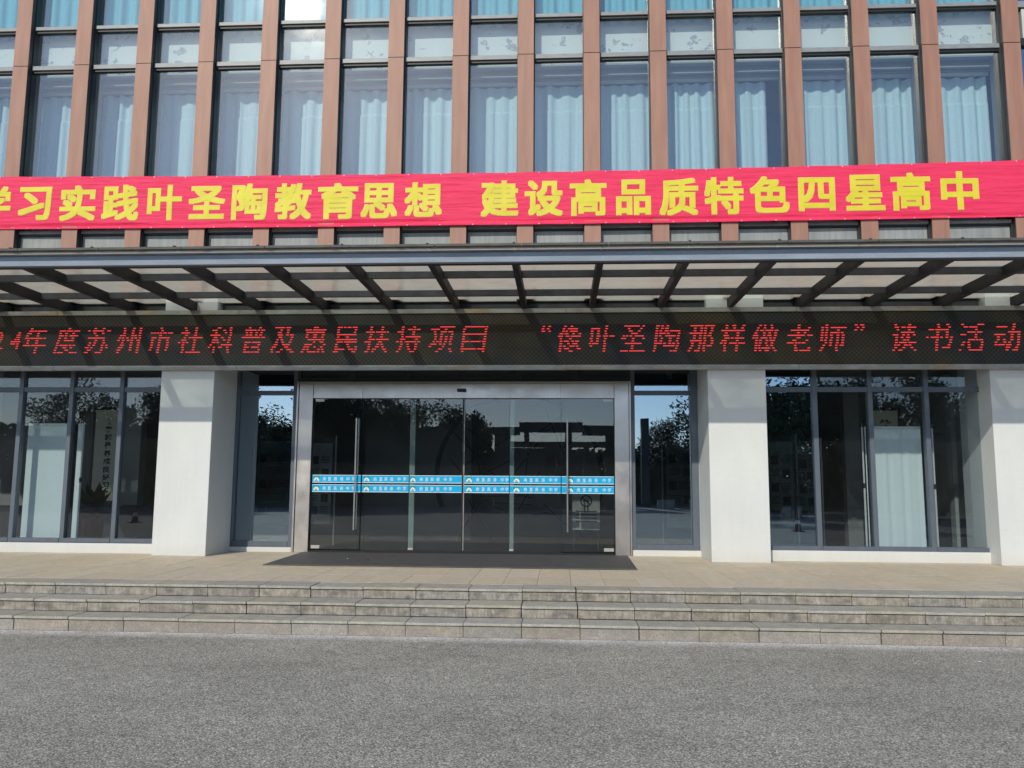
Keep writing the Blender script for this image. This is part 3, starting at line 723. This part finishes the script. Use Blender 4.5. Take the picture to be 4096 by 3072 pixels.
def bold_glyph(ch, x0, x1, z0, z1, dy, rad, n, name, mt, parent):
    """the outline thickened by a ring of shifted copies, each a hair in front of the last"""
    vs, fs, _ = glyph(ch, 0, 3); x0 += rad; x1 -= rad; z0 += rad; z1 -= rad
    t = MB(); t.v = [(x0 + (x1 - x0) * u, 0, z0 + (z1 - z0) * v) for u, v in vs]; t.f = list(fs); t.mi = [0] * len(fs)
    me0 = t.mesh('t', mt); bm = bmesh.new(); bm.from_mesh(me0)
    bmesh.ops.remove_doubles(bm, verts=bm.verts, dist=.0004)
    for _ in range(3):
        le = [e for e in bm.edges if e.calc_length() > .06]
        if le: bmesh.ops.subdivide_edges(bm, edges=le, cuts=1)
    bmesh.ops.triangulate(bm, faces=bm.faces)
    bm.verts.index_update(); V = [v.co.copy() for v in bm.verts]; F = [tuple(v.index for v in f.verts) for f in bm.faces]; bm.free()
    q = MB()
    for k in range(n):
        a = 6.2832 * k / n; ox, oz = math.cos(a) * rad, math.sin(a) * rad; b0 = len(q.v)
        if abs(math.cos(a)) > .1 and abs(math.sin(a)) > .1: ox = math.copysign(rad, ox); oz = math.copysign(rad, oz)
        q.v += [(c.x + ox, by(c.x + ox, c.z + oz) - dy - k * .00025, c.z + oz) for c in V]
        q.f += [tuple(b0 + i for i in f) for f in F]; q.mi += [0] * len(F)
    return q.build(name, mt, parent)
for ch, x0, x1, z0, z1 in BC:
    bold_glyph(ch, x0 - .005, x1 + .005, z0 - .005, z1 + .005, .0035, .022, 8, 'character_edge', M['yellow_edge'], ban)
    bold_glyph(ch, x0 + .001, x1 - .001, z0 + .001, z1 - .001, .0065, .0175, 8, 'character', M['yellow'], ban)

# ---------------------------------------------------------------- door mat and small litter
dm = MB(); dm.v += [(-4.27, 11.86, ZT + .003), (1.064, 11.82, ZT + .003), (1.106, 14.05, ZT + .003), (-4.40, 14.05, ZT + .003)]
dm.v += [(x_, y_, ZT + .014) for x_, y_, z_ in dm.v[:4]]
dm.f = [(0, 3, 2, 1), (4, 5, 6, 7), (0, 1, 5, 4), (1, 2, 6, 5), (2, 3, 7, 6), (3, 0, 4, 7)]; dm.mi = [0] * 6
mo = empty('door_mat', 'wide dark grey ribbed mat lying in front of the glass entrance doors', 'door mat')
dm.build('mat_sheet', M['mat'], mo)
mt_ = MB(); mt_.tube((-4.28, 11.852, ZT + .010), (1.07, 11.812, ZT + .010), .009, n=6); mt_.build('mat_edging', M['gutter'], mo)
mt_ = MB(); mt_.tube((1.07, 11.812, ZT + .010), (1.112, 14.05, ZT + .010), .009, n=6); mt_.build('mat_edging', M['gutter'], mo)
def litter(name, x, y, z, s, m_, label, cat):
    q = MB(); n = 7; pts = [(math.cos(t * 6.283 / n) * s * (1 + .3 * math.sin(t * 2.1)), math.sin(t * 6.283 / n) * s * .6, .004 * math.sin(t * 1.7) + .006) for t in range(n)]
    q.quad(pts); q.quad([(a_, b_, c_ - .003) for a_, b_, c_ in reversed(pts)]); o = q.build(name, m_); o.location = (x, y, z); o.rotation_euler = (0, .15, random.uniform(0, 3)); o['label'] = label; o['category'] = cat
litter('fallen_leaf', -2.93, 12.74, ZT + .014, .035, M['leafdry'], 'small orange dry leaf lying on the left half of the door mat', 'leaf')
litter('fallen_leaf', -1.18, 12.56, ZT + .014, .026, M['leafdry'], 'tiny brown dry leaf near the middle of the door mat', 'leaf')
litter('paper_scrap', -3.32, 12.9, ZT + .014, .014, M['white'], 'tiny white scrap on the left part of the door mat', 'litter')
litter('paper_scrap', -1.60, 6.21, .002, .016, M['white'], 'small white scrap lying on the asphalt in front of the steps', 'litter')
litter('paper_scrap', 3.84, 8.05, .002, .022, M['white'], 'white scrap on the asphalt near the steps at the right', 'litter')

# ---------------------------------------------------------------- things behind the glass
def frame_screen(x0, x1, y, z0, z1, label, wavy):
    r = empty('display_screen', label, 'screen', loc=(0, 0, 0))
    box('screen_frame', M['white_metal'], x0, x1, y - .012, y + .012, z1 - .045, z1, r, .002)
    box('screen_frame', M['white_metal'], x0, x1, y - .012, y + .012, z0, z0 + .03, r, .002)
    t = MB(); n = 40
    for z in (z0 + .03, z1 - .045):
        for i in range(n + 1):
            u = i / n; t.v.append((x0 + .004 + (x1 - x0 - .008) * u, y + wavy * (math.sin(u * 23) + .6 * math.sin(u * 41 + 1)) * (1.3 if z < 1 else .7), z))
    for i in range(n): t.f.append((i, i + 1, n + 2 + i, n + 1 + i)); t.mi.append(0)
    t.build('screen_cloth', M['screen_cloth'], r, smooth=True)
def pole(x, y, z0, z1, label):
    r = empty('display_pole', label, 'pole')
    t = MB(); t.tube((x, y, z0), (x, y, (z0 + z1) / 2 - .03), .017, n=8); t.tube((x, y, (z0 + z1) / 2 + .03), (x, y, z1 - .05), .015, n=8); t.build('tube', M['white_metal'], r)
    t = MB(); t.tube((x, y, (z0 + z1) / 2 - .04), (x, y, (z0 + z1) / 2 + .04), .024, n=8); t.build('joint_collar', M['black'], r)
    t = MB(); t.tube((x, y, z1 - .05), (x, y, z1 + .02), .027, n=8); t.build('cap', M['black'], r)
frame_screen(-9.29, -8.50, 13.86, .60, 2.60, 'plain white roll screen standing behind the left ground floor window', .0)
frame_screen(-8.40, -8.305, 13.88, .60, 2.60, 'narrow white screen edge seen right beside the pole behind the left window', .0)
frame_screen(5.13, 5.90, 13.86, .60, 2.58, 'white cloth screen with soft folds behind the right ground floor window', .008)
pole(-8.27, 13.84, .60, 2.64, 'silver pole right of the plain white screen behind the left window')
pole(4.955, 13.84, .60, 2.62, 'silver pole left of the folded cloth screen behind the right window')
pole(6.075, 13.84, .60, 2.60, 'silver pole right of the folded cloth screen behind the right window')
frame_screen(5.005, 5.03, 13.88, .60, 2.58, 'very narrow pale screen edge beside the left pole of the right window', .0)
def scroll(x0, x1, y, z0, z1, chars, label, small=False):
    r = empty('calligraphy_scroll', label, 'scroll')
    box('backing', M['brown'], x0 - .06, x1 + .06, y, y + .03, z0 - .06, z1 + .06, r); box('paper', M['paper'], x0, x1, y - .006, y - .001, z0, z1, r)
    n = len(chars); h = (z1 - z0 - .2) / max(n, 1) if not small else .26; q = MB()
    for i, ch in enumerate(chars):
        zc = z1 - .16 - h * (i + .4); xc = x1 - .17 if not small else (x0 + x1) / 2
        s = min(h * .42, .075) if not small else .10
        put_glyph(q, ch, xc - s * 1.1, xc + s * 1.1, zc - s, zc + s, y - .009, 0, offset=.03)
    q.build('lettering', M['ink'], r)
scroll(-9.31, -8.86, 15.98, 1.22, 3.02, '教育就是养成良好习惯', 'tall framed calligraphy scroll on the wall behind the left window')
scroll(5.90, 6.36, 15.9, 1.6, 3.02, '教', 'framed calligraphy behind the right window above the cloth screen', True)
def plant(x, y, z, label):
    r = empty('potted_plant', label, 'plant', loc=(x, y, z)); rnd = random.Random(3); q = MB()
    for i in range(16):
        a = rnd.uniform(0, 6.28); l = rnd.uniform(.45, .8); lean = rnd.uniform(.15, .7); w_ = rnd.uniform(.09, .15)
        d = Vector((math.cos(a) * lean, math.sin(a) * lean, 1)).normalized(); s = d.cross(Vector((0, 0, 1))).normalized() * w_
        p0 = Vector((0, 0, .5)); p1 = p0 + d * l * .5; p2 = p0 + d * l + Vector((math.cos(a), math.sin(a), -.2)) * .12
        q.quad([p0, p1 + s, p2, p1 - s])
    q.build('foliage', M['leaf_int'], r); t = MB(); t.tube((0, 0, 0), (0, 0, .5), .15, .2, 12); t.build('pot', M['pot'], r)
plant(-8.78, 15.2, ZT, 'dark broad leaved plant in a red pot behind the left window')
def board(x, y, z0, w_, h, label, seed):
    r = empty('exhibition_board', label, 'board'); rnd = random.Random(seed)
    box('panel', M['brown'], x, x + w_, y, y + .03, z0, z0 + h, r); box('poster', M['board'], x + .05, x + w_ - .05, y - .006, y - .001, z0 + .06, z0 + h - .1, r)
    q = MB()
    for i in range(5):
        zz = z0 + h - .35 - i * (h - .5) / 5; xx = x + .1 + (i % 2) * (w_ - .35)
        q.box(xx, xx + .14, y - .009, y - .0062, zz - .16, zz)
        for k in range(5): q.box(x + (.28 if i % 2 == 0 else .1), x + w_ - (.1 if i % 2 == 0 else .3), y - .009, y - .0062, zz - .03 * k - .012, zz - .03 * k)
    q.build('print', M['ink'], r)
    t = MB(); t.tube((x - .02, y, ZT), (x - .02, y, z0 + h + .05), .014, n=6); t.tube((x + w_ + .02, y, ZT), (x + w_ + .02, y, z0 + h + .05), .014, n=6); t.build('post', M['white_metal'], r)
board(-5.95, 15.8, .75, .95, 1.75, 'exhibition board with printed poster behind the left sidelight', 1)
board(-4.95, 15.9, .75, .55, 1.72, 'exhibition board seen at the left end of the glass doors', 2)
board(1.95, 15.8, .75, .62, 1.78, 'exhibition board with printed poster behind the right sidelight', 3)
board(3.75, 15.4, .75, .55, 1.75, 'exhibition board behind the window just right of the right pillar', 4)
board(4.40, 15.9, .75, .5, 1.7, 'narrow exhibition board deeper inside, behind the right window bay', 5)
def camera_(x, y, z, label):
    r = empty('camera_shape', label, 'camera', loc=(x, y, z)); t = MB(); t.tube((0, 0, .08), (0, 0, .02), .05, .05, 10); t.build('base', M['white_metal'], r)
    t = MB(); t.tube((0, .03, 0), (0, -.12, -.03), .032, n=10); t.build('camera_body', M['white_metal'], r)
camera_(1.92, 14.5, 3.49, 'small white security camera at the top of the right sidelight')
camera_(3.98, 13.75, 3.05, 'small white shape added for a reflection in the top corner of the first right window')  # camera-shaped mesh standing in for a white reflection in the pane
# no smoking stand inside the right door
sg = empty('notice_stand', 'standing notice board with a no smoking symbol behind the right glass door', 'sign')
box('panel', M['board'], .22, .72, 15.2, 15.22, .78, 1.45, sg)
q = MB(); n = 24
for i in range(n):
    a0, a1 = 6.2832 * i / n, 6.2832 * (i + 1) / n
    q.quad([(.47 + .11 * math.cos(a0), 15.196, 1.30 + .11 * math.sin(a0)), (.47 + .11 * math.cos(a1), 15.196, 1.30 + .11 * math.sin(a1)), (.47 + .085 * math.cos(a1), 15.196, 1.30 + .085 * math.sin(a1)), (.47 + .085 * math.cos(a0), 15.196, 1.30 + .085 * math.sin(a0))])
q.quad([(.40, 15.196, 1.37), (.385, 15.196, 1.355), (.54, 15.196, 1.23), (.555, 15.196, 1.245)]); q.box(.41, .53, 15.193, 15.197, 1.29, 1.31)
for i in range(4): q.box(.28, .66, 15.196, 15.199, 1.10 - i * .06, 1.125 - i * .06)
q.build('print', M['ink'], sg)
t = MB(); t.tube((.25, 15.25, ZT), (.25, 15.23, 1.42), .012, n=6); t.tube((.69, 15.25, ZT), (.69, 15.23, 1.42), .012, n=6); t.tube((.25, 15.6, ZT), (.25, 15.24, 1.3), .012, n=6); t.tube((.69, 15.6, ZT), (.69, 15.24, 1.3), .012, n=6); t.build('legs_frame', M['steel'], sg)
# round lattice screen inside the lobby
ml = empty('moon_gate_screen', 'large dark round opening screen with crossing lattice bars inside the lobby', 'screen')
q = MB(); cxm, rm, n = -.85, 1.75, 48
for i in range(n):
    a0, a1 = math.pi * (-.12 + 1.24 * i / n), math.pi * (-.12 + 1.24 * (i + 1) / n)
    q.quad([(cxm + rm * math.cos(a0), 17.0, 1.75 + rm * math.sin(a0)), (cxm + rm * math.cos(a1), 17.0, 1.75 + rm * math.sin(a1)), (cxm + (rm - .10) * math.cos(a1), 17.0, 1.75 + (rm - .10) * math.sin(a1)), (cxm + (rm - .10) * math.cos(a0), 17.0, 1.75 + (rm - .10) * math.sin(a0))])
q.build('ring', M['steel'], ml)
q = MB(); rnd = random.Random(5)
for i in range(26):
    a_, l = rnd.uniform(0, 3.14), rnd.uniform(.5, 1.2); px_, pz = cxm + rnd.uniform(-1.1, 1.2), 1.6 + rnd.uniform(-.9, 1.2)
    q.tube((px_ - math.cos(a_) * l / 2, 17.03, pz - math.sin(a_) * l / 2), (px_ + math.cos(a_) * l / 2, 17.03, pz + math.sin(a_) * l / 2), .014, n=4)
o = q.build('lattice', M['steel'], ml); o['kind'] = 'stuff'

# ---------------------------------------------------------------- what stands behind the camera and shows in the glass
def tree_meshes(seed, h, cr, n):
    rnd = random.Random(seed); t = MB(); t.tube((0, 0, 0), (0, 0, h * .45), .16, .10, 8)
    tips = []
    for i in range(14):
        a = rnd.uniform(0, 6.28); z0 = h * rnd.uniform(.16, .5); l = cr * rnd.uniform(.5, .95); p0 = (0, 0, z0); p1 = (math.cos(a) * l, math.sin(a) * l, z0 + h * rnd.uniform(.1, .38)); t.tube(p0, p1, .06, .02, 5); tips.append(p1)
    tips.append((0, 0, h * .85)); tips.append((0, 0, h * .6))
    cl_ = [(Vector(p) + Vector((rnd.gauss(0, .4), rnd.gauss(0, .4), rnd.gauss(0, .4))), rnd.uniform(.5, 1.15)) for p in tips for _ in range(3)]
    q = MB()
    for i in range(n):
        c_, r_ = rnd.choice(cl_); v = Vector((rnd.gauss(0, 1), rnd.gauss(0, 1), rnd.gauss(0, 1))).normalized() * r_ * rnd.random() ** .4
        p = c_ + v; s = rnd.uniform(.07, .16); a = Vector((rnd.uniform(-1, 1), rnd.uniform(-1, 1), rnd.uniform(-1, 1))).normalized(); b2 = a.orthogonal().normalized()
        q.quad([p - a * s, p + b2 * s * .5, p + a * s, p - b2 * s * .5])
    return t.mesh('trunk', M['bark']), q.mesh('crown', M['leafy'])
tv = [tree_meshes(s, 7.2, 2.6, 8500) for s in (1, 2, 3)]
tpos = [(-17.5, -27, 1.05), (-15.2, -25, 1.1), (-13.0, -28, 1.1), (-11.2, -26, 1.0), (-9.2, -28, 1.05), (-7.6, -26.5, .88), (-20.5, -24, 1.1), (-24, -28, 1.15), (-28, -25, 1.1), (-33, -27, 1.1),
        (8.2, -26, .86), (10.5, -24, 1.05), (13.2, -20, 1.05), (16, -24, 1.15), (19, -21, 1.1), (22.5, -26, 1.2), (9.2, -12.5, .92), (27, -24, 1.2), (6.6, -29, .75)]
for i, (x, y, s) in enumerate(tpos):
    tr_, cr_ = tv[i % 3]
    where = 'left windows' if x < -16 else 'left sidelight' if x < -12 else 'doors' if x < -5 else 'right sidelight' if x < 9.3 else 'right windows'
    same = [a for a in sorted(p[0] for p in tpos) if where == ('left windows' if a < -16 else 'left sidelight' if a < -12 else 'doors' if a < -5 else 'right sidelight' if a < 9.3 else 'right windows')]
    r = empty('tree', f'leafy tree across the forecourt, mirrored in the {where}, {["leftmost", "second", "third", "fourth", "fifth", "sixth", "seventh"][same.index(x)]} of those from the left', 'tree', 'trees mirrored in the glass', loc=(x, y, 0))
    r.scale = (s * 1.05, s * 1.05, s); r.rotation_euler = (0, 0, i * 1.7); link('trunk', tr_, r); link('crown', cr_, r)
hd = empty('hedge', 'clipped hedge row behind the forecourt, mirrored in the glass', 'hedge')
q = MB(); rnd = random.Random(9)
for i in range(22000):
    p = Vector((rnd.uniform(-44, -5.0), -31 + rnd.uniform(-.8, .8), rnd.uniform(.1, 1) ** .8 * 5.6)); s = rnd.uniform(.16, .34); a = Vector((rnd.uniform(-1, 1), rnd.uniform(-1, 1), rnd.uniform(-1, 1))).normalized(); b2 = a.orthogonal().normalized()
    q.quad([p - a * s, p + b2 * s * .6, p + a * s, p - b2 * s * .6])
for i in range(16000):
    p = Vector((rnd.uniform(-5, 44), -31 + rnd.uniform(-.8, .8), rnd.uniform(.1, 1) ** .8 * 4.0)); s = rnd.uniform(.16, .34); a = Vector((rnd.uniform(-1, 1), rnd.uniform(-1, 1), rnd.uniform(-1, 1))).normalized(); b2 = a.orthogonal().normalized()
    q.quad([p - a * s, p + b2 * s * .6, p + a * s, p - b2 * s * .6])
box('hedge_core', M['leafy'], -44, -4.8, -31.3, -30.8, 0, 3.6, hd); box('hedge_core', M['leafy'], -4.7, 44, -31.3, -30.8, 0, 2.4, hd)
hd_ = q.build('foliage', M['leafy'], hd); hd_['kind'] = 'stuff'
gt = empty('gate_pavilion', 'dark gate pavilion with flat tiled roofs and open frames, mirrored in the doors', 'pavilion')
G = lambda n, m_, *a: box(n, m_, *a, parent=gt)
G('roof', M['rooftile'], -2.6, 1.4, -25.4, -23.8, 4.95, 5.5); G('roof', M['rooftile'], -4.3, -2.62, -25.4, -23.8, 4.75, 5.2); G('roof', M['rooftile'], 1.42, 3.5, -25.4, -23.8, 4.75, 5.3)
G('wall', M['brick_dark'], -4.2, -3.2, -25, -24.2, 0, 4.74); G('wall', M['brick_dark'], -3.18, -2.7, -25, -24.2, 0, 3.9); G('beam', M['brick_dark'], -3.18, 3.4, -25, -24.2, 3.95, 4.3)
G('wall', M['brick_dark'], -2.68, -1.0, -25, -24.2, 0, 3.9); G('post', M['brick_dark'], .3, .75, -25, -24.2, 0, 4.94); G('post', M['brick_dark'], 1.5, 1.85, -25, -24.2, 0, 3.94); G('post', M['brick_dark'], 2.9, 3.4, -25, -24.2, 0, 4.74)
G('post', M['brick_dark'], -2.3, -2.0, -25, -24.2, 4.3, 4.94); G('beam', M['brick_dark'], -1.0, .3, -25, -24.2, 3.3, 3.94)
box('stone_pylon', M['brick_dark'], 4.86, 5.36, -25, -24.3, 0, 5.65, label='tall dark stone slab mirrored in the right sidelight', cat='pylon')
for i in range(5): box('stone_planter', M['concrete'], 5.6 + i * 1.9, 6.6 + i * 1.9, -22.5, -21.9, .004, .55, label=f'low pale stone planter block mirrored in the right sidelight, {["leftmost", "second", "third", "fourth", "rightmost"][i]} of the row', cat='planter', group='stone planters across the forecourt')
for x, y, lab in ((-17.3, -6.2, 'orange traffic cone mirrored in the left window'), (8.9, -4.3, 'orange traffic cone mirrored in the first right window'), (11.3, -5.4, 'orange traffic cone mirrored in the second right window')):
    c_ = empty('traffic_cone', lab, 'traffic cone', 'traffic cones', loc=(x, y, 0)); t = MB(); t.box(-.2, .2, -.2, .2, 0, .03); t.build('base', M['rubber'], c_)
    t = MB(); t.tube((0, 0, .03), (0, 0, .28), .14, .105, 14); t.tube((0, 0, .42), (0, 0, .70), .08, .03, 14); t.build('cone', M['orange'], c_); t = MB(); t.tube((0, 0, .28), (0, 0, .42), .105, .08, 14, caps=False); t.build('stripe', M['white'], c_)
# two people waiting behind the camera (mirrored in the doors)
def person(x, y, rz, label, top):
    r = empty('person', label, 'person', loc=(x, y, 0)); r.rotation_euler = (0, 0, rz)
    J = {'pel': (0, 0, .95, .15), 'bel': (0, 0, 1.1, .14), 'ch': (0, 0, 1.32, .165), 'nk': (0, .01, 1.47, .055), 'hd': (0, .02, 1.60, .095), 'hd2': (0, .02, 1.68, .08),
         'sl': (-.18, 0, 1.40, .06), 'el': (-.25, -.01, 1.13, .045), 'wl': (-.24, .07, .89, .033), 'hl': (-.24, .10, .80, .036), 'sr': (.18, 0, 1.40, .06), 'er': (.25, -.01, 1.13, .045), 'wr': (.24, .07, .89, .033), 'hr': (.24, .10, .80, .036),
         'pl': (-.09, 0, .88, .10), 'kl': (-.11, .02, .50, .065), 'al': (-.12, 0, .10, .042), 'tl': (-.13, .15, .04, .036), 'pr': (.09, 0, .88, .10), 'kr': (.11, .02, .50, .065), 'ar': (.12, 0, .10, .042), 'tr': (.13, .15, .04, .036)}
    E = [('pel', 'bel'), ('bel', 'ch'), ('ch', 'nk'), ('nk', 'hd'), ('hd', 'hd2'), ('ch', 'sl'), ('sl', 'el'), ('el', 'wl'), ('wl', 'hl'), ('ch', 'sr'), ('sr', 'er'), ('er', 'wr'), ('wr', 'hr'), ('pel', 'pl'), ('pl', 'kl'), ('kl', 'al'), ('al', 'tl'), ('pel', 'pr'), ('pr', 'kr'), ('kr', 'ar'), ('ar', 'tr')]
    ks = list(J); me = bpy.data.meshes.new('body'); me.from_pydata([J[k][:3] for k in ks], [(ks.index(a), ks.index(b_)) for a, b_ in E], [])
    o = link('body', me, r); sk = o.modifiers.new('s', 'SKIN')
    for v, k in zip(me.skin_vertices[0].data, ks): v.radius = (J[k][3],) * 2; v.use_root = k == 'pel'
    o.modifiers.new('ss', 'SUBSURF').levels = 1; bpy.context.view_layer.update(); dg = bpy.context.evaluated_depsgraph_get()
    m2 = bpy.data.meshes.new_from_object(o.evaluated_get(dg), depsgraph=dg); o.modifiers.clear(); o.data = m2; m2.materials.clear()
    for a in (M['cloth_dark'], top, M['skin'], M['black']): m2.materials.append(a)
    for p in m2.polygons:
        c = p.center; p.material_index = 3 if c.z > 1.66 or (c.z > 1.56 and c.y < .0) else 2 if (c.z > 1.46 or (abs(c.x) > .2 and c.z < .93)) else 1 if c.z > .97 or abs(c.x) > .2 else 0; p.use_smooth = True
person(-4.98, -19.6, 0, 'person in a dark top waiting far across the forecourt, mirrored in the doors', M['cloth_dark'])
person(-4.15, -18.3, .3, 'person in a pale shirt waiting far across the forecourt, mirrored in the doors', M['cloth_pale'])
